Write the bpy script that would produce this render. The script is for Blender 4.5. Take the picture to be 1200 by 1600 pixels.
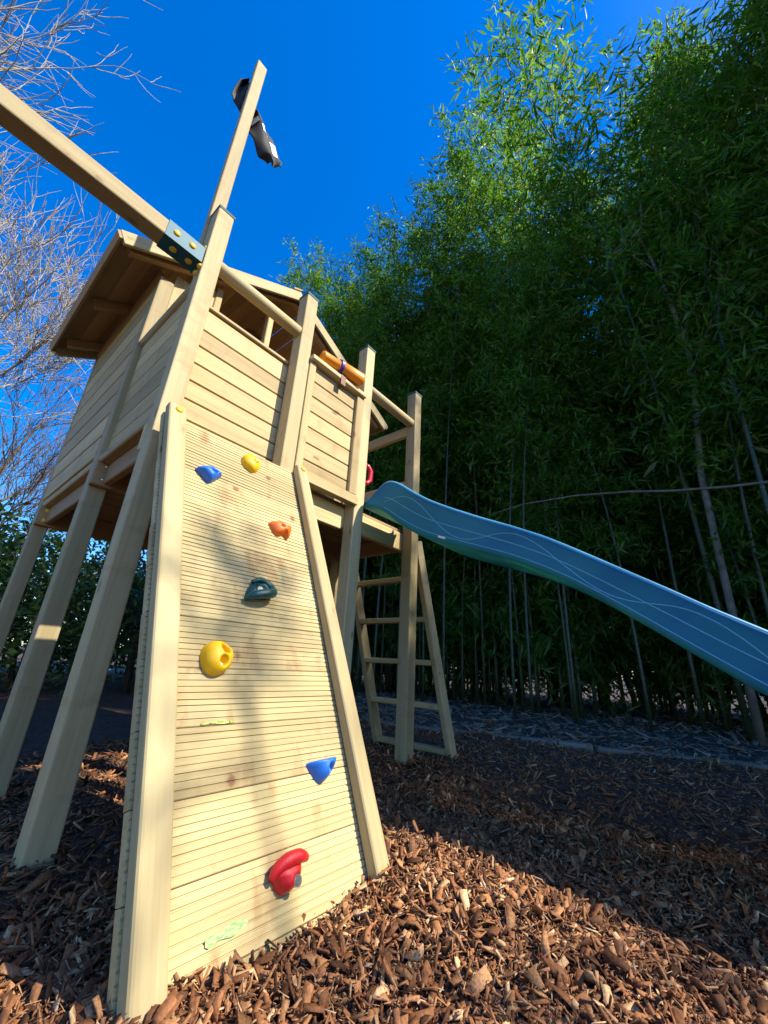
import bpy, math, random
import numpy as np
from mathutils import Vector, Matrix

for o in list(bpy.data.objects):
    bpy.data.objects.remove(o)
S = bpy.context.scene
COL = S.collection
R = math.radians
random.seed(7)
rng = np.random.default_rng(11)

# ---------------------------------------------------------------- camera
def camera():
    f, pitch, roll, yaw = 621.81, R(20.988), R(3.214), R(49.423)
    cy, sy, cp, sp = math.cos(yaw), math.sin(yaw), math.cos(pitch), math.sin(pitch)
    fwd = Vector((sy*cp, cy*cp, sp)); right = Vector((cy, -sy, 0)); up = right.cross(fwd)
    c, s = math.cos(roll), math.sin(roll)
    r2, u2 = c*right + s*up, -s*right + c*up
    cam = bpy.data.cameras.new('camera'); o = bpy.data.objects.new('camera', cam); COL.objects.link(o)
    cam.sensor_fit = 'VERTICAL'; cam.sensor_height = 36; cam.lens = f/1600*36
    cam.clip_start = .02; cam.clip_end = 2000
    m = Matrix((r2, u2, -fwd)).transposed().to_4x4(); m.translation = (0, 0, .6)
    o.matrix_world = m
    S.camera = o
camera()

# ---------------------------------------------------------------- light
SUN_AZ, SUN_EL = R(19), R(45)          # azimuth from -y towards +x
sun_dir = Vector((math.sin(SUN_AZ)*math.cos(SUN_EL), -math.cos(SUN_AZ)*math.cos(SUN_EL), math.sin(SUN_EL)))
W = bpy.data.worlds.new('World'); S.world = W; W.use_nodes = True
wn = W.node_tree; wn.nodes.clear()
sky = wn.nodes.new('ShaderNodeTexSky'); sky.sky_type = 'NISHITA'; sky.sun_disc = False
sky.sun_elevation = SUN_EL; sky.sun_rotation = math.atan2(sun_dir.x, sun_dir.y)
sky.altitude = 300; sky.air_density = 1.0; sky.dust_density = .6; sky.ozone_density = 2.5
hsv = wn.nodes.new('ShaderNodeHueSaturation'); hsv.inputs['Saturation'].default_value = 1.5; hsv.inputs['Hue'].default_value = .512; hsv.inputs['Value'].default_value = 1.2
bg = wn.nodes.new('ShaderNodeBackground'); bg.inputs['Strength'].default_value = .15
wo = wn.nodes.new('ShaderNodeOutputWorld')
wn.links.new(sky.outputs[0], hsv.inputs['Color']); wn.links.new(hsv.outputs[0], bg.inputs[0]); wn.links.new(bg.outputs[0], wo.inputs[0])
sl = bpy.data.lights.new('sun', 'SUN'); sl.energy = 5.0; sl.angle = R(.5); sl.color = (1, .94, .80)
so = bpy.data.objects.new('sun', sl); COL.objects.link(so)
so.rotation_euler = sun_dir.to_track_quat('Z', 'Y').to_euler(); so.location = (0, -5, 20)
vs = S.view_settings; vs.view_transform = 'Standard'; vs.look = 'None'; vs.gamma = 1; vs.exposure = .92; vs.use_curve_mapping = False

# ---------------------------------------------------------------- helpers
WM = {}                                 # world matrices of everything built
def place(o, m, parent=None):
    WM[o.name] = m.copy()
    if parent is not None:
        o.parent = parent
        o.matrix_parent_inverse = Matrix.Identity(4)
        o.matrix_basis = WM[parent.name].inverted() @ m
    else:
        o.matrix_basis = m
def tag(o, label=None, cat=None, group=None, kind=None):
    if label: o['label'] = label
    if cat: o['category'] = cat
    if group: o['group'] = group
    if kind: o['kind'] = kind
    return o
def empty(name, loc, label=None, cat=None, group=None):
    o = bpy.data.objects.new(name, None); COL.objects.link(o); o.empty_display_size = .1
    place(o, Matrix.Translation(loc)); return tag(o, label, cat, group)
def mesh(name, v, f, mat=None, smooth=False):
    me = bpy.data.meshes.new(name); me.from_pydata([tuple(p) for p in v], [], [tuple(q) for q in f])
    if mat: me.materials.append(mat)
    if smooth: me.shade_smooth()
    me.update(); return me
def fast_mesh(name, V, F, mat, smooth=False):
    """V (n,3), F (m,k) arrays, all faces of k corners"""
    V = np.ascontiguousarray(V, np.float32); F = np.ascontiguousarray(F, np.int32); m, k = F.shape
    me = bpy.data.meshes.new(name)
    me.vertices.add(len(V)); me.vertices.foreach_set('co', V.ravel())
    me.loops.add(m*k); me.loops.foreach_set('vertex_index', F.ravel())
    me.polygons.add(m); me.polygons.foreach_set('loop_start', np.arange(m, dtype=np.int32)*k)
    me.materials.append(mat); me.update(calc_edges=True)
    if smooth: me.shade_smooth()
    return me
def add(name, me, parent=None, m=None, **kw):
    o = bpy.data.objects.new(name, me); COL.objects.link(o)
    place(o, m if m is not None else Matrix.Identity(4), parent); return tag(o, **kw)
_cache = {}
def rbox_mesh(l, w, t, r, seg, mat):
    key = (round(l, 4), round(w, 4), round(t, 4), r, seg, mat.name)
    if key in _cache: return _cache[key]
    pts = []
    for cx, cz, a0 in ((1, 1, 0), (-1, 1, 90), (-1, -1, 180), (1, -1, 270)):
        for k in range(seg+1):
            a = R(a0 + 90*k/seg)
            pts.append((cx*(w/2-r) + r*math.cos(a), cz*(t/2-r) + r*math.sin(a)))
    n = len(pts); e = min(r*.6, l*.1)
    v = []
    for x, sc in ((-l/2, 1), (-l/2+e, 0), (l/2-e, 0), (l/2, 1)):
        for y, z in pts:
            v.append((x, y - sc*math.copysign(min(e, abs(y)), y), z - sc*math.copysign(min(e, abs(z)), z)))
    f = [tuple(range(n))[::-1], tuple(range(3*n, 4*n))]
    for k in range(3):
        for i in range(n):
            f.append((k*n+i, k*n+(i+1) % n, (k+1)*n+(i+1) % n, (k+1)*n+i))
    me = mesh('timber', v, [q[::-1] for q in f], mat)
    _cache[key] = me; return me
def frame(x, up):
    x = Vector(x).normalized(); up = Vector(up); y = up.cross(x).normalized(); z = x.cross(y)
    return Matrix((x, y, z)).transposed().to_4x4()
def bar(name, p0, p1, w, t, mat, parent=None, up=(0, 0, 1), r=.006, seg=1, **kw):
    """timber from p0 to p1 (centre line); t along `up`, w across it"""
    p0, p1 = Vector(p0), Vector(p1); d = p1-p0
    m = frame(d, up); m.translation = (p0+p1)/2
    return add(name, rbox_mesh(d.length, w, t, r, seg, mat), parent, m, **kw)
class MB:
    def __init__(s): s.v = []; s.f = []
    def add(s, v, f):
        o = len(s.v); s.v += [tuple(p) for p in v]; s.f += [tuple(i+o for i in q) for q in f]
    def tube(s, pts, rad, n=8, cap=True):
        pts = [Vector(p) for p in pts]; v = []; f = []
        d = (pts[1]-pts[0]).normalized(); a = d.orthogonal().normalized()
        for i, p in enumerate(pts):
            d = (pts[min(i+1, len(pts)-1)] - pts[max(i-1, 0)]).normalized()
            a = (a - d*a.dot(d)).normalized(); b = d.cross(a)
            rr = rad[i] if hasattr(rad, '__len__') else rad
            for k in range(n):
                t = 2*math.pi*k/n; v.append(p + (a*math.cos(t) + b*math.sin(t))*rr)
        for i in range(len(pts)-1):
            for k in range(n):
                f.append((i*n+k, i*n+(k+1) % n, (i+1)*n+(k+1) % n, (i+1)*n+k))
        if cap:
            f.append(tuple(range(n))[::-1]); f.append(tuple((len(pts)-1)*n+k for k in range(n)))
        s.add(v, f)
    def box(s, a, b):
        x0, y0, z0 = a; x1, y1, z1 = b
        s.add([(x0, y0, z0), (x1, y0, z0), (x1, y1, z0), (x0, y1, z0), (x0, y0, z1), (x1, y0, z1), (x1, y1, z1), (x0, y1, z1)],
              [(0, 3, 2, 1), (4, 5, 6, 7), (0, 1, 5, 4), (1, 2, 6, 5), (2, 3, 7, 6), (3, 0, 4, 7)])
    def build(s, name, mat, smooth=False): return mesh(name, s.v, s.f, mat, smooth)
def rod(name, p0, p1, r, mat, parent=None, n=20, **kw):
    p0, p1 = Vector(p0), Vector(p1); l = (p1-p0).length; e = min(.006, r*.3)
    mb = MB(); mb.tube([(-l/2, 0, 0), (-l/2+e, 0, 0), (l/2-e, 0, 0), (l/2, 0, 0)], [r-e, r, r, r-e], n)
    m = frame(p1-p0, (0, 0, 1) if abs((p1-p0).normalized().z) < .9 else (0, 1, 0)); m.translation = (p0+p1)/2
    me = mb.build('rod', mat)
    for p in me.polygons: p.use_smooth = len(p.vertices) == 4
    return add(name, me, parent, m, **kw)
_dome = {}
def dome(name, loc, nrm, r, mat, parent, h=.6, **kw):
    key = (r, h, mat.name)
    if key not in _dome:
        v = []; f = []; n = 18; K = 6
        for j in range(K):
            a = math.pi/2*j/K
            for k in range(n):
                t = 2*math.pi*k/n; v.append((r*math.cos(a)*math.cos(t), r*math.cos(a)*math.sin(t), r*h*math.sin(a)))
        v.append((0, 0, r*h))
        for j in range(K-1):
            for k in range(n): f.append((j*n+k, j*n+(k+1) % n, (j+1)*n+(k+1) % n, (j+1)*n+k))
        for k in range(n): f.append(((K-1)*n+k, (K-1)*n+(k+1) % n, K*n))
        _dome[key] = mesh('dome', v, f, mat, True)
    m = Vector(nrm).to_track_quat('Z', 'Y').to_matrix().to_4x4(); m.translation = loc
    return add(name, _dome[key], parent, m, **kw)

# ---------------------------------------------------------------- materials
def new_mat(name):
    m = bpy.data.materials.new(name); m.use_nodes = True; nt = m.node_tree; nt.nodes.clear()
    out = nt.nodes.new('ShaderNodeOutputMaterial'); b = nt.nodes.new('ShaderNodeBsdfPrincipled')
    nt.links.new(b.outputs[0], out.inputs[0])
    N = lambda t, **k: _n(nt, t, k)
    return m, nt, b, N, nt.links.new
def _n(nt, t, k):
    n = nt.nodes.new('ShaderNode'+t)
    for a, v in k.items():
        if a.startswith('i_'):
            key = a[2:]; key = int(key) if key.isdigit() else key
            n.inputs[key].default_value = v
        else: setattr(n, a, v)
    return n
def ramp(N, stops, interp='LINEAR'):
    r = N('ValToRGB'); cr = r.color_ramp; cr.interpolation = interp
    while len(cr.elements) < len(stops): cr.elements.new(.5)
    for e, (p, c) in zip(cr.elements, stops):
        e.position = p; e.color = (*c, 1) if len(c) == 3 else c
    return r
def plain(name, col, rough=.5, spec=.5, metal=0, noise=.0, scale=8, bump=0.0, bscale=200):
    m, nt, b, N, link = new_mat(name)
    b.inputs['Roughness'].default_value = rough; b.inputs['Metallic'].default_value = metal
    b.inputs['Specular IOR Level'].default_value = spec
    tc = N('TexCoord'); no = N('TexNoise', i_Scale=scale, i_Detail=5.); link(tc.outputs['Object'], no.inputs['Vector'])
    r = ramp(N, [(.3, [c*(1-noise) for c in col]), (.7, [min(1, c*(1+noise)) for c in col])])
    link(no.outputs[0], r.inputs[0]); link(r.outputs[0], b.inputs['Base Color'])
    if bump:
        n2 = N('TexNoise', i_Scale=bscale, i_Detail=3.); link(tc.outputs['Object'], n2.inputs['Vector'])
        bp = N('Bump', i_Strength=bump, i_Distance=.003); link(n2.outputs[0], bp.inputs['Height']); link(bp.outputs[0], b.inputs['Normal'])
    return m
def wood(name, light, dark, knot=(.23, .10, .04), tint=.16, green=.25, knots=1.0, grain=1.0, rough=.68, kscale=(4.2, 10.5, 10.5), stain=0.):
    """planed pine; grain runs along the object's local X"""
    m, nt, b, N, link = new_mat(name)
    tc = N('TexCoord'); oi = N('ObjectInfo')
    off = N('VectorMath', operation='SCALE', i_0=(13.1, 7.7, 5.3)); link(oi.outputs['Random'], off.inputs['Scale'])
    ad = N('VectorMath', operation='ADD'); link(tc.outputs['Object'], ad.inputs[0]); link(off.outputs[0], ad.inputs[1])
    # growth rings: warped bands, very long along X
    mp = N('Mapping'); mp.inputs['Scale'].default_value = (.35, 9*grain, 9*grain); link(ad.outputs[0], mp.inputs[0])
    n1 = N('TexNoise', i_Scale=1.0, i_Detail=3., i_Roughness=.55); link(mp.outputs[0], n1.inputs['Vector'])
    mul = N('Math', operation='MULTIPLY', i_1=16.); link(n1.outputs[0], mul.inputs[0])
    sn = N('Math', operation='SINE'); link(mul.outputs[0], sn.inputs[0])
    mp2 = N('Mapping'); mp2.inputs['Scale'].default_value = (4, 130, 130); link(ad.outputs[0], mp2.inputs[0])
    n2 = N('TexNoise', i_Scale=1.0, i_Detail=4.); link(mp2.outputs[0], n2.inputs['Vector'])
    mx = N('Math', operation='MULTIPLY_ADD', i_1=.22, i_2=.5); link(sn.outputs[0], mx.inputs[0])
    mx2 = N('Math', operation='MULTIPLY_ADD', i_1=.55, i_2=-.27); link(n2.outputs[0], mx2.inputs[0])
    sm = N('Math', operation='ADD', use_clamp=True); link(mx.outputs[0], sm.inputs[0]); link(mx2.outputs[0], sm.inputs[1])
    cr = ramp(N, [(.15, light), (.62, [l*.72+d*.28 for l, d in zip(light, dark)]), (.95, dark)]); link(sm.outputs[0], cr.inputs[0])
    # green-grey treatment stain
    n3 = N('TexNoise', i_Scale=3.2, i_Detail=4.); link(ad.outputs[0], n3.inputs['Vector'])
    r3 = ramp(N, [(.42, (0, 0, 0)), (.72, (1, 1, 1))]); link(n3.outputs[0], r3.inputs[0])
    gm = N('Math', operation='MULTIPLY', i_1=green); link(r3.outputs[0], gm.inputs[0])
    mg = N('Mix', data_type='RGBA'); mg.inputs['B'].default_value = (light[0]*.66, light[1]*.76, light[2]*.66, 1)
    link(gm.outputs[0], mg.inputs['Factor']); link(cr.outputs[0], mg.inputs['A'])
    # knots
    mp4 = N('Mapping'); mp4.inputs['Scale'].default_value = kscale; link(ad.outputs[0], mp4.inputs[0])
    vo = N('TexVoronoi', i_Scale=1.0); link(mp4.outputs[0], vo.inputs['Vector'])
    n5 = N('TexNoise', i_Scale=40., i_Detail=2.); link(ad.outputs[0], n5.inputs['Vector'])
    dv = N('Math', operation='MULTIPLY_ADD', i_1=.09); link(n5.outputs[0], dv.inputs[0]); link(vo.outputs['Distance'], dv.inputs[2])
    kr = ramp(N, [(.12, (1, 1, 1)), (.14, (.75, .75, .75)), (.155, (.28, .28, .28)), (.22, (0, 0, 0))]); link(dv.outputs[0], kr.inputs[0])
    km = N('Math', operation='MULTIPLY', i_1=.85*knots); link(kr.outputs[0], km.inputs[0])
    mk = N('Mix', data_type='RGBA'); mk.inputs['B'].default_value = (*knot, 1)
    link(km.outputs[0], mk.inputs['Factor']); link(mg.outputs['Result'], mk.inputs['A'])
    n6 = N('TexNoise', i_Scale=1.0, i_Detail=5., i_Roughness=.6); mp6 = N('Mapping'); mp6.inputs['Scale'].default_value = (9, 3.2, 5); link(ad.outputs[0], mp6.inputs[0]); link(mp6.outputs[0], n6.inputs['Vector'])
    r6 = ramp(N, [(.56, (0, 0, 0)), (.70, (1, 1, 1))]); link(n6.outputs[0], r6.inputs[0])
    m6 = N('Math', operation='MULTIPLY', i_1=stain); link(r6.outputs[0], m6.inputs[0])
    mk6 = N('Mix', data_type='RGBA'); mk6.inputs['B'].default_value = (.30, .165, .06, 1); link(m6.outputs[0], mk6.inputs['Factor']); link(mk.outputs['Result'], mk6.inputs['A']); mk = mk6
    # board-to-board tone
    tv = N('MapRange'); tv.inputs['To Min'].default_value = 1-tint; tv.inputs['To Max'].default_value = 1+tint*.5; link(oi.outputs['Random'], tv.inputs['Value'])
    hs = N('HueSaturation'); link(tv.outputs[0], hs.inputs['Value']); link(mk.outputs['Result'], hs.inputs['Color'])
    link(hs.outputs[0], b.inputs['Base Color'])
    b.inputs['Roughness'].default_value = rough; b.inputs['Specular IOR Level'].default_value = .3
    bp = N('Bump', i_Strength=.35, i_Distance=.0015); link(sm.outputs[0], bp.inputs['Height']); link(bp.outputs[0], b.inputs['Normal'])
    return m
def leafy(name, cols, trans=.35, rough=.45):
    m, nt, b, N, link = new_mat(name)
    g = N('NewGeometry'); r = ramp(N, [(i/(len(cols)-1), c) for i, c in enumerate(cols)]); link(g.outputs['Random Per Island'], r.inputs[0])
    link(r.outputs[0], b.inputs['Base Color']); b.inputs['Roughness'].default_value = rough; b.inputs['Specular IOR Level'].default_value = .35
    t = N('BsdfTranslucent'); hs = N('HueSaturation', i_Value=1.9, i_Saturation=1.1); link(r.outputs[0], hs.inputs['Color']); link(hs.outputs[0], t.inputs[0])
    mx = N('MixShader', i_0=trans); link(b.outputs[0], mx.inputs[1]); link(t.outputs[0], mx.inputs[2])
    link(mx.outputs[0], nt.nodes['Material Output'].inputs[0]); return m
M = {}
M['post'] = wood('pine_post', (.53, .42, .225), (.36, .25, .11), green=.4, knots=.8, tint=.30, stain=.4)
M['board'] = wood('pine_board', (.57, .435, .215), (.38, .245, .10), green=.12, knots=.9, tint=.32, stain=.35)
M['deck'] = wood('decking_board', (.545, .43, .215), (.36, .245, .10), knot=(.20, .085, .03), green=.35, knots=1.0, tint=.26, kscale=(7.5, 5.2, 9), grain=.8, stain=.75)
M['roof'] = wood('roof_plank', (.42, .27, .13), (.27, .15, .065), green=.05, knots=.8, tint=.25)
M['rail'] = wood('rail_pine', (.53, .42, .22), (.37, .26, .115), green=.25, knots=.5, tint=.18)
M['old'] = wood('weathered_timber', (.24, .19, .14), (.12, .09, .06), green=.2, knots=.3)
M['cap'] = plain('green_cap', (.02, .075, .085), .75)
M['bracket'] = plain('green_bracket', (.006, .10, .15), .6, noise=.1)
M['yellow'] = plain('yellow_plastic', (.78, .43, .01), .38, noise=.06)
M['yellow_hold'] = plain('yellow_resin', (.80, .46, .005), .42, noise=.08, scale=25, bump=.4, bscale=420)
M['blue_hold'] = plain('blue_resin', (.01, .13, .55), .42, noise=.1, scale=25, bump=.4, bscale=420)
M['orange_hold'] = plain('orange_resin', (.75, .14, .01), .42, noise=.08, scale=25, bump=.4, bscale=420)
M['green_hold'] = plain('green_resin', (.004, .06, .055), .36, noise=.15, scale=25, bump=.4, bscale=420)
M['red_hold'] = plain('red_resin', (.62, .012, .018), .40, noise=.1, scale=25, bump=.4, bscale=420)
M['steel'] = plain('bolt_steel', (.6, .6, .58), .3, metal=1, noise=.1, scale=60)
M['socket'] = plain('bolt_socket', (.02, .02, .02), .5)
def slide_mat():
    m, nt, b, N, link = new_mat('slide_plastic')
    tc = N('TexCoord'); no = N('TexNoise', i_Scale=3., i_Detail=5.); link(tc.outputs['Object'], no.inputs['Vector'])
    r = ramp(N, [(.3, (.001, .09, .31)), (.7, (.002, .115, .37))]); link(no.outputs[0], r.inputs[0]); link(r.outputs[0], b.inputs['Base Color'])
    n2 = N('TexNoise', i_Scale=90., i_Detail=3.); link(tc.outputs['Object'], n2.inputs['Vector'])
    bp = N('Bump', i_Strength=.06, i_Distance=.003); link(n2.outputs[0], bp.inputs['Height']); link(bp.outputs[0], b.inputs['Normal'])
    b.inputs['Roughness'].default_value = .48; b.inputs['Specular IOR Level'].default_value = .22
    t = N('BsdfTranslucent'); t.inputs[0].default_value = (.22, .62, .45, 1)
    mx = N('MixShader', i_0=.28); link(b.outputs[0], mx.inputs[1]); link(t.outputs[0], mx.inputs[2]); link(mx.outputs[0], nt.nodes['Material Output'].inputs[0])
    return m
M['slide'] = slide_mat()
M['slide_line'] = plain('slide_relief', (.09, .34, .46), .4)
M['sticker'] = plain('white_sticker', (.75, .73, .7), .5, noise=.1, scale=60)
M['flag'] = plain('black_cloth', (.012, .012, .014), .75, noise=.3)
M['flag_white'] = plain('white_print', (.78, .76, .76), .7)
M['tele'] = plain('orange_plastic', (.90, .27, .002), .4, noise=.05)
M['purple'] = plain('purple_plastic', (.08, .03, .28), .35)
M['brown'] = plain('brown_plastic', (.16, .05, .02), .5)
M['red'] = plain('red_plastic', (.6, .012, .03), .3)

# ---------------------------------------------------------------- ground
def gh(x, y):
    x = np.asarray(x, float); y = np.asarray(y, float)
    h = .012*np.sin(3.1*x+.7)*np.cos(2.7*y+.3) + .010*np.sin(7.3*x-2.1*y) + .006*np.cos(11*y+5*x)
    h += .045*np.exp(-(((x-1.25)/.35)**2 + ((y-.80)/.30)**2))        # heap at the foot of the climbing wall
    h += .04*np.exp(-(((x-2.35)/.4)**2 + ((y-1.62)/.4)**2))
    for px, py in ((.50, 1.70), (.50, 2.48), (2.33, 1.68), (2.92, 1.715), (2.92, 2.42), (.47, .88)):
        h += .028*np.exp(-((x-px)**2+(y-py)**2)/.13**2)
    far = np.clip((np.hypot(x, y)-14)/20, 0, 1)
    return h*(1-far) - .02
def ground():
    m, nt, b, N, link = new_mat('bark_soil')
    tc = N('TexCoord'); n = N('TexNoise', i_Scale=26., i_Detail=8.); link(tc.outputs['Object'], n.inputs['Vector'])
    r = ramp(N, [(.35, (.018, .010, .006)), (.55, (.06, .03, .016)), (.75, (.13, .065, .033))]); link(n.outputs[0], r.inputs[0]); link(r.outputs[0], b.inputs['Base Color'])
    b.inputs['Roughness'].default_value = .95
    bp = N('Bump', i_Strength=.9, i_Distance=.02); link(n.outputs[0], bp.inputs['Height']); link(bp.outputs[0], b.inputs['Normal'])
    ax = np.concatenate([-np.geomspace(400, 14, 14), np.linspace(-13, 13, 160), np.geomspace(14, 400, 14)])
    X, Y = np.meshgrid(ax, ax, indexing='ij'); n_ = len(ax)
    V = np.stack([X, Y, gh(X, Y)], -1).reshape(-1, 3)
    i = np.arange((n_-1)*n_).reshape(n_-1, n_)[:, :-1].ravel()
    add('ground', fast_mesh('ground', V, np.stack([i, i+n_, i+n_+1, i+1], 1), m, True), kind='structure')
ground()

def chips(name, xy, smin, smax, mat, secs=3, lift=.0, tilt=.5, heapscale=1.0, label=None, cat=None, flat=.065):
    """bent slivers: three cross sections of four corners each"""
    n = len(xy); x, y = xy[:, 0], xy[:, 1]
    Ls = smin*(smax/smin)**(rng.random(n)**1.6); Wd = Ls*rng.uniform(.10, .46, n); T = np.maximum(Ls*flat*rng.uniform(.4, 1.4, n), .0012)
    a = rng.uniform(0, 2*np.pi, n); p = rng.normal(0, tilt, n); q = rng.normal(0, tilt, n)
    ca, sa, cp, sp, cq, sq = np.cos(a), np.sin(a), np.cos(p), np.sin(p), np.cos(q), np.sin(q)
    ex = np.stack([ca*cp, sa*cp, sp], 1)
    h0 = np.stack([-sa, ca, np.zeros(n)], 1); nz = np.cross(ex, h0)
    ey = h0*cq[:, None] + nz*sq[:, None]; ez = np.cross(ex, ey)
    bend = rng.normal(0, .16, n)*Ls
    V = np.zeros((n, 4*secs, 3))
    c = np.stack([x, y, gh(x, y)+lift+rng.uniform(-.006, .010, n)*heapscale + np.abs(sp)*Ls*.28], 1)
    for k, u in enumerate((-.5, rng.uniform(-.15, .15, n), .5) if secs == 3 else (-.5, .5)):
        wk = (rng.uniform(.12, 1, n) if k != 1 or secs == 2 else rng.uniform(.75, 1.1, n))*Wd*.5
        mid = c + ex*(Ls*u)[:, None] + ez*(bend*(1 if k == 1 else -.5))[:, None] + ey*(rng.normal(0, .12, n)*Wd)[:, None]
        for j, (sy_, sz_) in enumerate(((-1, -1), (1, -1), (1, 1), (-1, 1))):
            V[:, k*4+j] = mid + ey*(sy_*wk*rng.uniform(.8, 1.15, n))[:, None] + ez*(sz_*T*.5*rng.uniform(.6, 1.3, n))[:, None]
    e4 = 4*secs-4; q4 = [(3, 2, 1, 0), (e4, e4+1, e4+2, e4+3)]
    for k in range(0, e4, 4):
        for j in range(4): q4.append((k+j, k+(j+1) % 4, k+4+(j+1) % 4, k+4+j))
    F = (np.array(q4)[None] + (np.arange(n)*4*secs)[:, None, None]).reshape(-1, 4)
    return add(name, fast_mesh(name, V.reshape(-1, 3), F, mat), kind='stuff', label=label, cat=cat)
def chip_mat(name, cols, rough=.75):
    m, nt, b, N, link = new_mat(name)
    g = N('NewGeometry'); r = ramp(N, [(i/(len(cols)-1), c) for i, c in enumerate(cols)]); link(g.outputs['Random Per Island'], r.inputs[0])
    tc = N('TexCoord'); n = N('TexNoise', i_Scale=160., i_Detail=4.); link(tc.outputs['Object'], n.inputs['Vector'])
    mr = N('MapRange', i_1=.3, i_2=.7, i_3=.6, i_4=1.3); link(n.outputs[0], mr.inputs[0])
    hs = N('HueSaturation'); link(mr.outputs[0], hs.inputs['Value']); link(r.outputs[0], hs.inputs['Color']); link(hs.outputs[0], b.inputs['Base Color'])
    b.inputs['Roughness'].default_value = rough; b.inputs['Specular IOR Level'].default_value = .25
    bp = N('Bump', i_Strength=.5, i_Distance=.002); link(n.outputs[0], bp.inputs['Height']); link(bp.outputs[0], b.inputs['Normal'])
    return m
M['chip'] = chip_mat('bark_chip', [(0.022, 0.011, 0.005), (0.11, 0.041, 0.016), (0.244, 0.096, 0.037), (0.415, 0.185, 0.072), (0.122, 0.046, 0.018), (0.512, 0.249, 0.106), (0.055, 0.022, 0.009), (0.317, 0.125, 0.047), (0.159, 0.063, 0.025), (0.708, 0.445, 0.221)])
M['litter'] = chip_mat('dry_litter', [(.17, .125, .085), (.30, .23, .16), (.10, .07, .045), (.40, .31, .22)], .8)
M['fibre'] = chip_mat('bark_fibre', [(.10, .035, .016), (.30, .13, .06), (.45, .25, .12), (.20, .075, .03), (.60, .42, .25)])
def border_x(y): return 4.90 - .31*np.asarray(y)
def mulch():
    def uni(n, x0, x1, y0, y1): return np.stack([rng.uniform(x0, x1, n), rng.uniform(y0, y1, n)], 1)
    P = uni(50000, .15, 2.3, -.5, 1.5)
    chips('bark_chips', P, .011, .066, M['chip'], tilt=.40, label='brown bark chips heaped at the foot of the climbing wall', cat='bark chips')
    P = np.concatenate([uni(14000, .1, 2.6, 1.3, 3.4), uni(18000, 2.2, 5.4, -.9, 3.2), uni(8000, -.9, .6, .8, 4.5), uni(5000, 2.0, 5., 3, 5)])
    P = P[P[:, 0] < border_x(P[:, 1])-.02]
    chips('bark_chips', P, .014, .075, M['chip'], 2, tilt=.40, label='brown bark chips spread under the tower and slide', cat='bark chips')
    P2 = np.concatenate([uni(20000, .15, 2.2, -.4, 1.4), uni(4000, 2.0, 4.6, -.4, 2.6)])
    chips('bark_fibres', P2, .007, .034, M['fibre'], 2, lift=.007, tilt=.5, flat=.05, label='fine pale bark fibres scattered over the chips', cat='bark fibres')
    Q = np.stack([rng.uniform(0, 1, 6500)**1.4*5+.1, rng.uniform(-3, 6.5, 6500)], 1); Q[:, 0] += border_x(np.clip(Q[:, 1], -2, 4.5))-.17
    chips('leaf_litter', Q, .05, .22, M['litter'], 2, tilt=.22, flat=.05, label='grey dry leaf litter lying below the bamboo', cat='leaf litter')
mulch()

# ---------------------------------------------------------------- play tower
Y0, P = 1.671, .088
XA, XM, XR, XS = .452, 1.079, 1.659, 2.282
YB, YC = 2.44, 3.66
tower = empty('play_tower', (1.41, 2.6, 0), 'pale pine play tower with raised deck, panelled sides and gabled house', 'play tower')
def post(x, y, z1, cap=True, z0=-.08):
    o = bar('post', (x+P/2, y+P/2, z0), (x+P/2, y+P/2, z1), P, P, M['post'], tower, up=(0, 1, 0), r=.007, seg=2)
    if cap:
        mb = MB(); e = P/2+.0025; mb.box((-e, -e, 0), (e, e, .017)); mb.box((-e+.006, -e+.006, .017), (e-.006, e-.006, .021))
        add('post_cap', mb.build('post_cap', M['cap']), o, Matrix.Translation((x+P/2, y+P/2, z1-.004)))
    return o
postA = post(XA, Y0, 2.86); postM = post(XM, Y0, 2.82); postR = post(XR, Y0, 2.825); postS = post(XS, Y0, 2.80)
for x in (XA, XS):
    post(x, YB, 2.93, False); post(x, YC, 2.93, False)
post(XM, YB, 1.52, False); post(XR, YB, 1.52, False)
# deck
for k in range(16):
    y = Y0+P+.02 + k*.125
    if y < YC+.05: bar('deck_board', (XA+.02, y+.06, 1.557), (XS+P-.02, y+.06, 1.557), .118, .026, M['roof'], tower, r=.003)
bar('joist', (XA+.003, Y0+P+.024, 1.47), (XS+P, Y0+P+.024, 1.47), .044, .14, M['board'], tower)
jb = bar('joist', (XA-.004, YB-.023, 1.472), (XS+P, YB-.023, 1.472), .044, .145, M['roof'], tower)
jc = bar('joist', (XA-.004, YC-.023, 1.472), (XS+P, YC-.023, 1.472), .044, .145, M['roof'], tower)
for z in (1.435, 1.51):
    dome('bolt', (XA+.045, YB-.046, z), (0, -1, 0), .009, M['steel'], jb)
    dome('bolt_cap', (XA+.045, YC-.046, z), (0, -1, 0), .017, M['yellow'], jc)
for x in (XA+.05, 1.40, XS+.03):
    bar('joist', (x+.02, Y0+P+.05, 1.475), (x+.02, YC, 1.475), .04, .12, M['roof'], tower)
# front panel between the first two posts, set behind them
fp = empty('front_panel', (.81, Y0+.1, 1.6)); WMp = WM[fp.name]; place(fp, WMp, tower)
for k in range(7):
    z = 1.525+.105*k; h = .0975 if k < 6 else .123
    bar('board', (XA+.012, Y0+.112, z+h/2), (XM+P-.012, Y0+.112, z+h/2), .022, h, M['board'], fp, r=.003)
bar('top_rail', (XA+P+.002, Y0+.112, 2.297), (XM-.002, Y0+.112, 2.297), .05, .022, M['board'], fp, r=.004)
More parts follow.
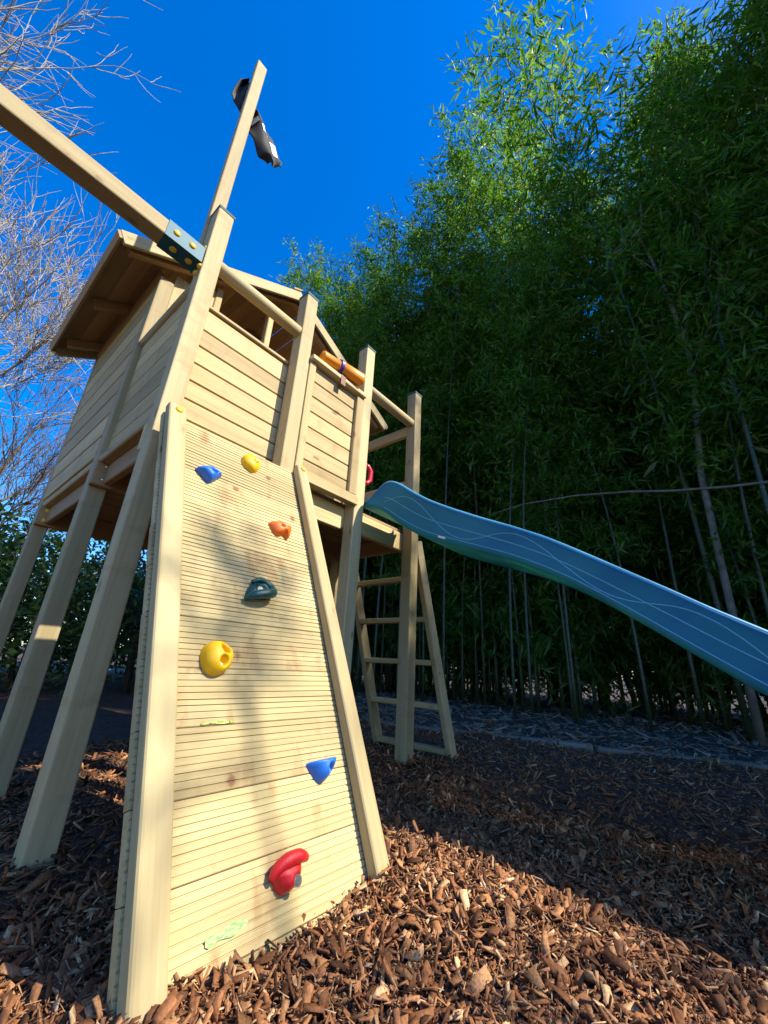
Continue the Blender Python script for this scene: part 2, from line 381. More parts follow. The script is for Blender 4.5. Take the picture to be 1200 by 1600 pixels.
# framed panel between second and third posts
sp_ = empty('side_panel', (1.41, Y0, 1.56)); place(sp_, WM[sp_.name], tower)
for k in range(7):
    z = 1.573+.1085*k; h = .1015
    bar('board', (XM+P+.004, Y0+.024, z+h/2), (XR-.004, Y0+.024, z+h/2), .022, h, M['board'], sp_, r=.003)
bar('trim', (XM+P+.0275, Y0+.003, 1.60), (XM+P+.0275, Y0+.003, 2.335), .05, .018, M['board'], sp_, up=(0, 1, 0), r=.003)
bar('trim', (XR-.036, Y0+.0, 1.60), (XR-.036, Y0+.0, 2.335), .066, .026, M['board'], sp_, up=(0, 1, 0), r=.003)
bar('bottom_rail', (XM+P+.002, Y0+.006, 1.565), (XR+.01, Y0+.006, 1.565), .05, .062, M['board'], sp_, r=.004)
tr = bar('top_rail', (XM+P+.001, Y0+.012, 2.355), (XR-.001, Y0+.012, 2.355), .09, .036, M['rail'], sp_, r=.005)
# hand rails
rod('hand_rail', (XA+P-.01, Y0+.044, 2.52), (XM+.014, Y0+.044, 2.515), .037, M['rail'], tower)
rod('hand_rail', (XR+P-.01, Y0+.044, 2.505), (XS+.014, Y0+.044, 2.50), .037, M['rail'], tower)
bar('rail', (XS+.030, Y0+P-.005, 2.448), (XS+.030, YB, 2.448), .044, .085, M['rail'], tower, r=.005)
bar('rail', (XS+.046, Y0+P, 1.95), (XS+.046, YB, 1.95), .044, .085, M['rail'], tower, r=.005)
# left side: low panel beside the deck, then the house wall
lp = empty('low_side_panel', (XA, 2.1, 1.6)); place(lp, WM[lp.name], tower)
for k in range(7):
    z = 1.575+.1115*k
    bar('board', (XA+.042, Y0+P+.002, z+.053), (XA+.042, YB-.002, z+.053), .024, .107, M['board'], lp, r=.003)
rod('top_rail', (XA+.036, Y0+P+.001, 2.372), (XA+.036, YB-.001, 2.372), .03, M['rail'], lp)
bar('bottom_rail', (XA+.028, Y0+P, 1.55), (XA+.028, YB, 1.55), .05, .046, M['board'], lp)
# house
XO0, XO1 = XA, XS+P
XAP, ZAP, SL = 1.43, 3.625, .548
def roofz(x): return ZAP - SL*abs(x-XAP)
for side, xo in (('a', XO0+.014), ('b', XO1-.014)):
    hw = empty('house_wall', (xo, 3.1, 1.59)); place(hw, WM[hw.name], tower)
    k = 0; z = 1.59
    while z < 2.86:
        bar('board', (xo, YB+P+.001, z+.0715), (xo, YC+P+.01, z+.0715), .024, .136, M['board'], hw, r=.004); z += .151
    bar('board', (xo, YB+P+.001, z+.045), (xo, YC+P+.01, z+.045), .024, .086, M['board'], hw, r=.004)
    bar('bottom_rail', (xo+(.02 if side == 'a' else -.02), YB+P, 1.56), (xo+(.02 if side == 'a' else -.02), YC+P, 1.56), .05, .05, M['board'], hw)
rw = empty('back_wall', (XAP, YC+P, 1.59)); place(rw, WM[rw.name], tower)
z = 1.59
while z < 3.4:
    zt = z+.143; hwid = min((ZAP-.034-zt)/SL, .94)
    if hwid > .06: bar('board', (XAP-hwid, YC+P+.002, z+.0715), (XAP+hwid, YC+P+.002, z+.0715), .022, .143, M['board'], rw, r=.004)
    z += .151
fw = empty('house_front', (XAP, YB, 1.59)); place(fw, WM[fw.name], tower)
for x in (.585, .675, .765, XO1-.145, XO1-.235):
    bar('board', (x, YB+.03, 1.575), (x, YB+.03, roofz(x)-.125), .086, .022, M['board'], fw, up=(0, 1, 0), r=.003)
bar('stud', (1.272, YB+.04, 1.575), (1.272, YB+.04, roofz(1.272)-.12), .05, .06, M['board'], fw, up=(0, 1, 0))
bar('stud', (.835, YB+.04, 1.575), (.835, YB+.04, roofz(.835)-.12), .05, .06, M['board'], fw, up=(0, 1, 0))
roof = empty('roof', (XAP, 3.0, 2.9)); place(roof, WM[roof.name], tower)
YF, YBK = 2.325, 3.86
cs = 1/math.hypot(1, SL); HW = 1.262
for s in (-1, 1):
    d = Vector((s*cs, 0, -SL*cs)); nrm = Vector((s*SL*cs, 0, cs)); Lr = HW/cs
    apex = Vector((XAP, 0, ZAP))
    nb = 11; wv = Lr/nb
    for k in range(nb):
        c = apex + d*(wv*(k+.5)) - nrm*.013
        bar('roof_plank', (c.x, YF+.026, c.z), (c.x, YBK, c.z), wv-.003, .022, M['roof'], roof, up=nrm, r=.002)
    e0, e1 = apex + d*(.0 if s < 0 else .03), apex + d*Lr
    off = -nrm*.042
    bar('barge_board', Vector((e0.x, YF+.011, e0.z))+off, Vector((e1.x, YF+.011, e1.z))+off, .024, .088, M['rail'], roof, up=nrm, r=.003)
    bar('barge_board', Vector((e0.x, YBK+.013, e0.z))+off, Vector((e1.x, YBK+.013, e1.z))+off, .024, .088, M['rail'], roof, up=nrm, r=.003)
    for y in (YF+.075, 3.05, YC+.035):
        off2 = -nrm*.060
        bar('rafter', Vector((e0.x, y, e0.z))+off2, Vector((e1.x, y, e1.z))+off2-d*.05, .045, .068, M['roof'], roof, up=nrm, r=.004)
    ee = apex + d*(Lr+.011) - nrm*.03
    bar('eave_board', (ee.x, YF, ee.z), (ee.x, YBK+.02, ee.z), .05, .018, M['roof'], roof, up=d, r=.002)
bar('ridge_board', (XAP-.035, YF-.004, ZAP+.002), (XAP-.035, YBK+.03, ZAP+.002), .09, .016, M['roof'], roof, up=(-SL, 0, 1), r=.002)
# grip on the third post, beside the slide
mb = MB(); mb.tube([(0, 0, 0), (.03, -.015, .005), (.05, -.02, .03), (.052, -.02, .10), (.03, -.015, .128), (0, 0, .135)], [.022, .016, .016, .016, .016, .022], 12)
add('hand_grip', mb.build('hand_grip', M['red'], True), tower, Matrix.Translation((XR+P, Y0+.03, 1.735)), label='red plastic hand grip on post by the slide')

# ---------------------------------------------------------------- climbing wall
LS = math.hypot(1, .44); US = Vector((0, .44, 1))/LS; NS = Vector((0, -1, .44))/LS; RO = Vector((0, .875, 0))
def rp(x, s, off=0.): return RO + Vector((x, 0, 0)) + US*s + NS*off
wall = empty('climbing_wall', (.81, .95, 0), 'sloping climbing wall of grooved decking boards with coloured holds', 'climbing wall')
rails = []
for x, w in ((.490, .072), (1.138, .064)):
    o = bar('rail', rp(x, -.06, -.0225), rp(x, 1.70, -.0225), w, .045, M['rail'], wall, up=NS, r=.011, seg=3)
    dome('bolt_cap', rp(x+.002, 1.665 if x < .8 else 1.675, .0), NS, .016, M['yellow'], o); rails.append(o)
BX0, BX1 = .4515, 1.164
def deck_mesh(h, seed):
    L = BX1-BX0; t = .026; g = 9; prof = []
    pr = random.Random(seed); e = .0022
    prof += [(-h/2, -t), (-h/2, -e), (-h/2+e, 0)]
    n = max(2, int(round(h/.0168)))
    for k in range(1, n):
        y = -h/2 + h*k/n + pr.uniform(-.0009, .0009); gw = pr.uniform(.0006, .0017); gd = pr.uniform(.0018, .0038)
        prof += [(y-gw-.0012, 0), (y-gw, -gd), (y+gw, -gd), (y+gw+.0012, 0)]
    prof += [(h/2-e, 0), (h/2, -e), (h/2, -t)]
    v = [(-L/2, a, b) for a, b in prof] + [(L/2, a, b) for a, b in prof]; m_ = len(prof)
    f = [(i, m_+i, m_+i+1, i+1) for i in range(m_-1)] + [(m_-1, 2*m_-1, m_, 0), tuple(range(m_)), tuple(range(m_, 2*m_))[::-1]]
    return mesh('decking_board', v, [q[::-1] for q in f], M['deck'])
PITCH = .1537; full = None
rm = Matrix((Vector((1, 0, 0)), US, NS)).transposed().to_4x4()
boards = {}
for k in range(-1, 11):
    s0 = .0227+PITCH*k; h = PITCH if k < 10 else .115
    m = rm.copy(); m.translation = rp((BX0+BX1)/2 + random.uniform(-.002, .002), s0+h/2, -.046+random.uniform(-.0012, .0012))
    boards[k] = add('decking_board', deck_mesh(h-.0016, 50+k), wall, m)
bar('cross_brace', (.60, 1.640, 1.365), (1.516, 1.640, 1.365), .03, .078, M['board'], wall, r=.004)
# printed grade stamps
def stamp(x0, x1, s, h, bd, cols, skew=0.):
    m, nt, b, N, link = new_mat('stamp_ink')
    tc = N('TexCoord'); mp = N('Mapping'); mp.inputs['Scale'].default_value = (1, 2.5, 1); link(tc.outputs['Object'], mp.inputs[0])
    n = N('TexNoise', i_Scale=70., i_Detail=3.); link(mp.outputs[0], n.inputs['Vector'])
    r = ramp(N, [(.38, cols[0]), (.5, cols[1]), (.62, cols[2])]); link(n.outputs[0], r.inputs[0]); link(r.outputs[0], b.inputs['Base Color'])
    b.inputs['Roughness'].default_value = .7
    nn = 14; v = []; f = []
    for i in range(nn+1):
        u = i/nn; x = (u-.5)*(x1-x0); e = .5*h*(.75+.25*math.sin(9*u+2))*(.45 if i in (0, nn) else 1)
        v += [(x, -e+skew*(u-.5), 0), (x, e+skew*(u-.5), 0)]
        if i: f.append((2*i-2, 2*i, 2*i+1, 2*i-1))
    mm = rm.copy(); mm.translation = rp((x0+x1)/2, s, -.0437)
    add('ink_stamp', mesh('ink_stamp', v, f, m), boards[bd], mm)
stamp(.617, .717, .074, .022, 0, [(.14, .34, .09), (.30, .42, .16), (.48, .42, .21)], .004)
stamp(.608, .708, .4895, .008, 3, [(.02, .03, .02), (.42, .46, .04), (.30, .42, .16)])

def catmull(pts, n):
    out = []; m_ = len(pts)
    for i in range(n):
        t = i*m_/n; k = int(t); u = t-k
        p = [Vector((*pts[(k+j-1) % m_], 0)) for j in range(4)]
        q = .5*((2*p[1]) + (-p[0]+p[2])*u + (2*p[0]-5*p[1]+4*p[2]-p[3])*u*u + (-p[0]+3*p[1]-3*p[2]+p[3])*u**3)
        out.append((q.x, q.y))
    return out
def hold(pts, H, mat, label, dents=(), peak=(0, 0), bolt=None, lip=None, power=.62, bolt_h=None):
    """bolted-on hold: closed dome over a traced foot print, with finger pockets and an optional lip"""
    o2 = catmull(pts, 56); n = 56; K = 15
    cx = sum(p[0] for p in o2)/n; cy = sum(p[1] for p in o2)/n
    def hgt(x, y, r):
        z = H*(max(0, 1-r**2.6))**power
        for dx, dy, dr, dep in dents:
            q = ((x-dx)**2+(y-dy)**2)/dr**2
            z -= dep*math.exp(-q*q)
        return max(z, .001)
    v = []; f = []
    for j in range(K):
        r = 1-j/K
        for (x, y) in o2:
            X = cx+(x-cx)*r + peak[0]*(1-r); Y = cy+(y-cy)*r + peak[1]*(1-r)
            v.append((X-cx, Y-cy, hgt(X, Y, r) if j else -.001))
    v.append((peak[0], peak[1], hgt(cx+peak[0], cy+peak[1], 0)))
    for j in range(K-1):
        for i in range(n): f.append((j*n+i, j*n+(i+1) % n, (j+1)*n+(i+1) % n, (j+1)*n+i))
    for i in range(n): f.append(((K-1)*n+i, (K-1)*n+(i+1) % n, K*n))
    mb = MB(); mb.add(v, f)
    if lip:
        path, rad = lip
        q = [Vector((x-cx, y-cy, z)) for x, y, z in path]
        fine = []; fr = []
        for i in range(len(q)-1):
            for k in range(6):
                u = k/6; a, b_, c, d_ = q[max(i-1, 0)], q[i], q[i+1], q[min(i+2, len(q)-1)]
                fine.append(.5*((2*b_) + (-a+c)*u + (2*a-5*b_+4*c-d_)*u*u + (-a+3*b_-3*c+d_)*u**3)); fr.append(rad[i]*(1-u)+rad[i+1]*u)
        fine.append(q[-1]); fr.append(rad[-1]); mb.tube(fine, fr, 14)
    m = rm.copy(); m.translation = rp(cx, cy, -.0455)
    o = add('climbing_hold', mb.build('climbing_hold', mat, True), wall, m, label=label)
    if bolt:
        bx, by, bz = bolt
        b2 = MB(); b2.tube([(0, 0, -.012), (0, 0, .0), (0, 0, .0025)], [.0085, .0085, .007], 16); b2.tube([(0, 0, -.012), (0, 0, .001)], .0125, 20)
        mm = rm.copy(); mm.translation = rp(bx, by, -.0455+bz)
        bo = add('bolt', b2.build('bolt', M['steel']), o, mm)
    return o
hold([(.584, 1.415), (.604, 1.434), (.642, 1.450), (.692, 1.432), (.68, 1.407), (.643, 1.366), (.627, 1.370), (.602, 1.395)], .042, M['blue_hold'],
     'blue wedge hold near the top of the wall', [(.648, 1.413, .012, .022)], (.0, -.012), (.648, 1.413, .016))
hold([(.803, 1.610), (.83, 1.636), (.86, 1.640), (.886, 1.62), (.893, 1.592), (.880, 1.556), (.856, 1.536), (.833, 1.538), (.806, 1.560), (.799, 1.584)], .040, M['yellow_hold'],
     'small yellow pocket hold at the top of the wall', [(.865, 1.613, .016, .024), (.857, 1.583, .012, .024)], (0, 0), (.857, 1.583, .014), power=.5)
hold([(.908, 1.265), (.942, 1.284), (.975, 1.283), (1.019, 1.277), (1.021, 1.253), (1.0, 1.206), (.98, 1.214), (.938, 1.209), (.918, 1.23)], .040, M['orange_hold'],
     'orange hold below the yellow pocket hold', [(.991, 1.264, .011, .02), (.958, 1.247, .008, .016), (.975, 1.215, .014, .014)], (.005, -.008), (.991, 1.264, .012))
hold([(.770, .893), (.775, .915), (.797, .945), (.826, .956), (.856, .954), (.871, .935), (.871, .905), (.839, .888), (.80, .884)], .030, M['green_hold'],
     'dark green hold with a curved lower lip', [(.826, .925, .022, .02)], (0, 0), (.826, .921, .014),
     lip=([(.760, .876, .010), (.785, .882, .034), (.825, .890, .044), (.860, .902, .036), (.872, .928, .022), (.858, .952, .016), (.826, .960, .016), (.795, .948, .012)], [.008, .015, .018, .017, .013, .012, .011, .007]))
hold([(.606, .668), (.612, .693), (.629, .710), (.653, .714), (.681, .706), (.697, .687), (.699, .659), (.688, .634), (.67, .619), (.646, .613), (.625, .62), (.61, .64)], .050, M['yellow_hold'],
     'large yellow ring hold halfway up the wall', [(.668, .684, .0155, .046), (.657, .645, .0125, .030)], (0, 0), (.657, .645, .017), power=.45)
hold([(.940, .355), (.971, .359), (1.008, .360), (1.050, .360), (1.053, .350), (1.034, .327), (1.010, .307), (.984, .298), (.966, .310), (.953, .330)], .045, M['blue_hold'],
     'blue triangular hold low on the wall', [(1.008, .330, .011, .022)], (.004, .012), (1.008, .330, .018), power=.75)
hold([(.780, .135), (.790, .150), (.812, .156), (.838, .158), (.866, .15), (.868, .13), (.856, .108), (.835, .094), (.812, .092), (.797, .102), (.789, .116)], .042, M['red_hold'],
     'red hold with a rounded upper lip at the foot of the wall', [(.836, .112, .010, .010)], (.005, -.005), (.836, .109, .036),
     lip=([(.778, .128, .012), (.790, .144, .024), (.816, .153, .034), (.850, .153, .036), (.876, .145, .030)], [.008, .014, .017, .016, .009]))

# ---------------------------------------------------------------- slide
slide = empty('slide', (1.97, .3, 0), 'blue green plastic wave slide running down from the deck', 'slide')
SX0, SX1 = 1.752, 2.235
top = [(1.70, 1.580), (1.64, 1.588), (1.56, 1.660), (1.49, 1.698), (1.40, 1.655), (1.31, 1.582), (1.18, 1.490), (1.04, 1.412), (.87, 1.325), (.69, 1.240), (.55, 1.168), (.425, 1.090), (.32, 1.022), (.21, .951), (.12, .893), (.04, .838), (-.1, .752), (-.3, .625), (-.5, .505), (-.75, .39), (-1.0, .32), (-1.3, .29), (-1.5, .285)]
bot = [(1.70, 1.560), (1.60, 1.545), (1.5, 1.486), (1.38, 1.385), (1.25, 1.300), (1.15, 1.252), (1.04, 1.212), (.87, 1.150), (.7, 1.084), (.56, 1.015), (.44, .944), (.34, .873), (.24, .800), (.15, .730), (.075, .673), (-.06, .572), (-.3, .43), (-.5, .32), (-.75, .21), (-1.0, .15), (-1.3, .12), (-1.5, .12)]
def interp(tab, y):
    t = sorted(tab); xs = [a for a, _ in t]; zs = [b for _, b in t]
    return float(np.interp(y, xs, zs))
def smooth_prof(tab, ys):
    z = np.array([interp(tab, y) for y in ys])
    for _ in range(3): z[1:-1] = .25*z[:-2]+.5*z[1:-1]+.25*z[2:]
    return z
ys = np.linspace(1.69, -1.45, 130); zt = smooth_prof(top, ys); zb = smooth_prof(bot, ys)
def slide_section(i):
    y, t, b = ys[i], zt[i], zb[i]; w = .004; bed = b+.012
    out = [(SX0+.02, b), (SX0+.006, b+.008), (SX0, b+.03), (SX0, t-.012), (SX0-.004, t-.004), (SX0, t), (SX0+.012, t+.002), (SX0+.024, t-.004), (SX0+.028, t-.014), (SX0+.034, bed+.06), (SX0+.055, bed+.012), (SX0+.09, bed)]
    mir = [(SX0+SX1-x, z) for x, z in out[::-1]]
    return [(x, y, z) for x, z in out+mir]
v = []; f = []; ns = None
for i in range(len(ys)):
    s_ = slide_section(i); ns = len(s_); v += s_
for i in range(len(ys)-1):
    for k in range(ns): f.append((i*ns+k, i*ns+(k+1) % ns, (i+1)*ns+(k+1) % ns, (i+1)*ns+k))
f.append(tuple(range(ns))[::-1]); f.append(tuple((len(ys)-1)*ns+k for k in range(ns)))
chute = add('chute', mesh('chute', v, f, M['slide'], True), slide)
def on_wall(y, q): return (SX0-.0002, y, float(np.interp(-y, -ys, zb))*(1-q)+float(np.interp(-y, -ys, zt))*q)
yy = np.linspace(1.50, -1.2, 150)
for fn in (lambda y: .50, lambda y: .16, lambda y: .52+.30*math.sin((1.44-y)*2*math.pi/.62)):
    mb = MB(); mb.tube([on_wall(y, fn(y)) for y in yy], .0026, 6); add('relief_line', mb.build('relief_line', M['slide_line'], True), chute)
mb = MB(); mb.tube([(SX0+.012, ys[i], zt[i]+.001) for i in range(4, len(ys))], .010, 10); add('rim', mb.build('rim', M['slide_line'], True), chute)  # rolled lip; its paler colour paints in the highlight along the top edge
a = Vector(on_wall(1.105, .10)); b_ = Vector(on_wall(1.06, .10)); n_ = Vector((-.0012, 0, 0)); u_ = Vector((0, .004, .016))
add('sticker', mesh('sticker', [a+n_, b_+n_, b_+u_+n_, a+u_+n_], [(0, 1, 2, 3)], M['sticker']), chute)

# ---------------------------------------------------------------- ladder
ladder = empty('ladder', (2.7, 2.1, 0), 'slanting wooden ladder with round edged rungs leaning on the deck end', 'ladder')
lt, lb = (2.41, 1.50), (2.925, -.03)
ld = Vector((lb[0]-lt[0], 0, lb[1]-lt[1])).normalized(); lnrm = Vector((ld.z*-1, 0, ld.x))
for y in (1.715, 2.42):
    bar('stringer', (lt[0], y, lt[1]), (lb[0], y, lb[1]), .045, .088, M['post'], ladder, up=lnrm, r=.008, seg=2)
for z in (1.235, .935, .632, .33, .03):
    x = lt[0] + (lt[1]-z)/(lt[1]-lb[1])*(lb[0]-lt[0])
    bar('rung', (x-.012, 1.737, z), (x-.012, 2.398, z), .07, .040, M['rail'], ladder, r=.010, seg=2)

# ---------------------------------------------------------------- swing beam
sw = empty('swing_beam', (-1.0, Y0+.045, 2.43), 'square pine swing beam jutting out from the tower corner post', 'swing beam')
bar('beam', (-2.55, Y0+.0455, 2.472), (.434, Y0+.0455, 2.472), .091, .091, M['post'], sw, r=.008, seg=2)
mb = MB(); x0, x1, e = .268, .446, .0035
ya, yb, za, zb_ = Y0-e, Y0+.091+e, 2.4265-e, 2.5175+e
mb.box((x0, ya, za), (x1, ya+.003, zb_)); mb.box((x0, yb-.003, za), (x1, yb, zb_)); mb.box((x0, ya+.003, za), (x1, yb-.003, za+.003)); mb.box((x0, ya+.003, zb_-.003), (x1, yb-.003, zb_))
br = add('bracket', mb.build('bracket', M['bracket']), sw, label='dark green steel sleeve with yellow bolt caps')
for x in (.312, .388): dome('bolt_cap', (x, ya, 2.474), (0, -1, 0), .0165, M['yellow'], br); dome('bolt_cap', (x+.015, Y0+.046, za), (0, 0, -1), .0165, M['yellow'], br)
for z in (2.545,): dome('bolt_cap', (XA-.002, Y0+.02, z), (-1, 0, 0), .014, M['yellow'], br)
for z, y in ((2.41, .015), (2.385, .045)): dome('bolt_cap', (XA-.002, Y0+y, z), (-1, 0, 0), .015, M['yellow'], br, 1.0)
for s in (-1, 1):
    bar('leg', (-2.5, Y0+.046+s*.06, 2.5), (-2.62, Y0+.046+s*1.15, -.05), .088, .088, M['post'], sw, up=(1, 0, 0), r=.007, seg=2)

# ---------------------------------------------------------------- flag
flag = empty('flag', (.48, 1.78, 2.6), 'limp black flag with white print on a tall pine mast', 'flag')
bar('mast', (.477, Y0+P+.024, 2.45), (.477, Y0+P+.024, 4.50), .070, .044, M['post'], flag, up=(0, 1, 0), r=.004, seg=1)
def cloth(path, wid, nf, seed, y, amp=.035):
    """hanging strip: centre line in (x,z), half widths, folds across"""
    pr = random.Random(seed); pth = []
    for i in range(len(path)-1):
        for k in range(8):
            u = k/8; u = u; pth.append(tuple(path[i][j]*(1-u)+path[i+1][j]*u for j in range(2)) + (wid[i]*(1-u)+wid[i+1]*u,))
    pth.append((*path[-1], wid[-1])); nu = 22; v = []; f = []
    for i, (x, z, w) in enumerate(pth):
        j0, j1 = max(i-1, 0), min(i+1, len(pth)-1); dx, dz = pth[j1][0]-pth[j0][0], pth[j1][1]-pth[j0][1]; l = math.hypot(dx, dz)+1e-6; nx, nz = -dz/l, dx/l
        for k in range(nu+1):
            t = k/nu*2-1; a = t*math.pi*nf+i*.09
            v.append((x+nx*w*t, y + amp*math.cos(a)*(.6+.4*math.sin(i*.23)) + .03*t*t, z+nz*w*t + .01*math.sin(i*.5+t*4)))
    n1 = nu+1
    for i in range(len(pth)-1):
        for k in range(nu): f.append((i*n1+k, (i+1)*n1+k, (i+1)*n1+k+1, i*n1+k+1))
    return v, f
v, f = cloth([(.455, 4.40), (.425, 4.28), (.425, 4.14), (.47, 4.09), (.545, 4.14), (.60, 4.10), (.665, 4.03), (.730, 3.93), (.757, 3.89)], [.015, .032, .05, .05, .075, .10, .105, .095, .05], 1.3, 3, 1.855)
fl = add('cloth', mesh('cloth', v, f, M['flag'], True), flag)
md = fl.modifiers.new('thickness', 'SOLIDIFY'); md.thickness = .003
def patch(i0, i1, k0, k1):
    n1 = 23; idx = {}; pv = []; pf = []
    for i in range(i0, i1+1):
        for k in range(k0, k1+1):
            idx[i, k] = len(pv); p = v[i*n1+k]; pv.append((p[0], p[1]-.0035, p[2]))
    for i in range(i0, i1):
        for k in range(k0, k1): pf.append((idx[i, k], idx[i+1, k], idx[i+1, k+1], idx[i, k+1]))
    add('white_print', mesh('white_print', pv, pf, M['flag_white'], True), fl)
patch(48, 53, 13, 20); patch(41, 44, 9, 17); patch(35, 38, 4, 9)

# ---------------------------------------------------------------- telescope
tel = empty('telescope', (1.41, Y0, 2.37), 'orange toy telescope mounted on the panel top rail', 'telescope')
ta, tb = Vector((1.245, Y0-.012, 2.422)), Vector((1.575, Y0-.036, 2.434)); td = tb-ta
mb = MB(); mb.tube([ta, ta+td*.02, ta+td*.45, ta+td*.46, ta+td*.97, tb, tb-td*.01, tb-td*.2], [.033, .036, .038, .046, .052, .053, .046, .040], 24)
tb_ = add('tube', mb.build('tube', M['tele']), tel)
for p in tb_.data.polygons: p.use_smooth = True
mb = MB(); mb.tube([ta+td*.40, ta+td*.405, ta+td*.465, ta+td*.47], [.036, .049, .050, .036], 24); add('band', mb.build('band', M['purple']), tel)
mb = MB(); mb.box((1.405, Y0-.036, 2.30), (1.445, Y0-.022, 2.40)); mb.box((1.405, Y0-.036, 2.374), (1.445, Y0+.03, 2.39)); add('mount', mb.build('mount', M['brown']), tel)

# ---------------------------------------------------------------- bed border
WHERE = ['far weathered sleeper beyond the foot of the ladder', 'weathered sleeper edging the bark just behind the slide', 'weathered sleeper edging the bark under the low end of the slide', 'last weathered sleeper of the bark edging, past the slide']
ye = [4.9, 3.0, 1.15, -.62, -2.4]; g = random.Random(3)
for k in range(4):
    dj = g.uniform(-.03, .03)
    bar('border_sleeper', (float(border_x(ye[k]))+dj, ye[k]-.012, -.052+g.uniform(-.012, .012)), (float(border_x(ye[k+1]))+dj+g.uniform(-.03, .03), ye[k+1]+.012, -.052+g.uniform(-.012, .012)), .13, .12, M['old'], None, r=.022, seg=3, label=WHERE[k], cat='sleeper', group='sleepers edging the bark')

# ---------------------------------------------------------------- vegetation
M['bamboo_leaf'] = leafy('bamboo_leaf', [(0.031, 0.074, 0.009), (0.062, 0.136, 0.015), (0.099, 0.192, 0.025), (0.043, 0.105, 0.011), (0.136, 0.223, 0.031), (0.167, 0.186, 0.05)], .52)
M['laurel_leaf'] = leafy('laurel_leaf', [(.02, .05, .012), (.05, .10, .022), (.03, .07, .018), (.09, .14, .035)], .2, .3)
def culm_mat():
    m, nt, b, N, link = new_mat('bamboo_culm')
    oi = N('ObjectInfo'); tc = N('TexCoord'); sx = N('SeparateXYZ'); link(tc.outputs['Object'], sx.inputs[0])
    mo = N('Math', operation='FRACT'); mu = N('Math', operation='MULTIPLY', i_1=3.4); link(sx.outputs[2], mu.inputs[0]); link(mu.outputs[0], mo.inputs[0])
    r = ramp(N, [(0, (.08, .08, .05)), (.04, (.11, .11, .07)), (.07, (.035, .048, .016)), (.9, (.042, .052, .018)), (1, (.02, .02, .01))]); link(mo.outputs[0], r.inputs[0])
    n = N('TexNoise', i_Scale=5., i_Detail=4.); link(tc.outputs['Object'], n.inputs['Vector'])
    mr = N('MapRange', i_1=.3, i_2=.7, i_3=.6, i_4=1.3); link(n.outputs[0], mr.inputs[0])
    hs = N('HueSaturation'); link(mr.outputs[0], hs.inputs['Value']); link(r.outputs[0], hs.inputs['Color']); link(hs.outputs[0], b.inputs['Base Color'])
    b.inputs['Roughness'].default_value = .45; return m
M['culm'] = culm_mat()
M['bark'] = plain('grey_bark', (.42, .37, .31), .9, noise=.35, scale=14, bump=.6, bscale=60)
M['dead'] = plain('pale_dead_wood', (.16, .13, .09), .85, noise=.3, scale=10, bump=.4, bscale=60)
M['bark2'] = plain('brown_bark', (.17, .135, .10), .9, noise=.35, scale=14, bump=.6, bscale=60)
M['stem'] = plain('brown_stem', (.06, .042, .03), .9, noise=.3, scale=14)

def leaf_verts(base, d, nrm, L, Wd):
    """folded lance shape leaves: base, two shoulders, tip"""
    side = np.cross(d, nrm); side /= np.linalg.norm(side, axis=1)[:, None]+1e-9; nn = np.cross(side, d)
    n = len(base); V = np.zeros((n, 4, 3))
    V[:, 0] = base; mid = base + d*(L*.38)[:, None] + nn*(L*.03)[:, None]
    V[:, 1] = mid + side*(Wd*.5)[:, None] - nn*(Wd*.18)[:, None]; V[:, 3] = mid - side*(Wd*.5)[:, None] - nn*(Wd*.18)[:, None]
    V[:, 2] = base + d*L[:, None] - nn*(L*.10)[:, None]
    F = (np.array([[0, 1, 2], [0, 2, 3]])[None] + (np.arange(n)*4)[:, None, None]).reshape(-1, 3)
    return V.reshape(-1, 3), F
def unit(a): return a/(np.linalg.norm(a, axis=1)[:, None]+1e-9)
def bamboo_proto(H, seed, low, nb, lean, leaf=(.14, .29), spread=1.0):
    g = np.random.default_rng(seed)
    la = g.uniform(0, 2*np.pi); ldx, ldy = math.cos(la)*lean, math.sin(la)*lean
    def axis(t): t = np.asarray(t); return np.stack([ldx*t**2.4*H*.16, ldy*t**2.4*H*.16, t*H*(1-.04*lean*t**3)], -1)
    ts = np.linspace(0, 1, 16)
    mb = MB(); mb.tube(axis(ts), [.034*(1-.85*t)+.002 for t in ts], 8)
    culm = mb.build('culm', M['culm'], True)
    t = low + (1-low)*g.random(nb)**.85; p0 = axis(t)
    az = g.uniform(0, 2*np.pi, nb); BL = (.45+1.15*np.sin(np.pi*np.clip((t-low)/(1-low)*.64+.14, 0, 1)))*g.uniform(.6, 1.25, nb)*spread
    el = g.uniform(.25, 1.0, nb)
    d = np.stack([np.cos(az)*np.cos(el), np.sin(az)*np.cos(el), np.sin(el)], 1)
    Vs, Fs = [], []; off = 0
    NL = 26
    for k in range(NL):
        u = (.25+.75*(k+g.random(nb))/NL); L = g.uniform(leaf[0], leaf[1], nb)
        pos = p0 + d*(BL*u)[:, None]; pos[:, 2] -= BL*u**2*.42; pos += g.normal(0, .085, (nb, 3))
        dd = unit(d*.5 + g.normal(0, .55, (nb, 3)) + np.array([0, 0, -.38])); nr = unit(g.normal(0, .6, (nb, 3))+np.array([0, 0, 1]))
        V, F = leaf_verts(pos, dd, nr, L, L*g.uniform(.13, .2, nb)); Vs.append(V); Fs.append(F+off); off += len(V)
    fol = fast_mesh('foliage', np.concatenate(Vs), np.concatenate(Fs), M['bamboo_leaf'])
    return culm, fol, la, lean
PRO_HIGH = [bamboo_proto(1.0*h, 100+i, lo, nb, ln) for i, (h, lo, nb, ln) in enumerate(((14.5, .34, 230, 1.0), (13.5, .26, 250, .7), (15.5, .38, 230, 1.2), (12.5, .22, 230, 1.1)))]
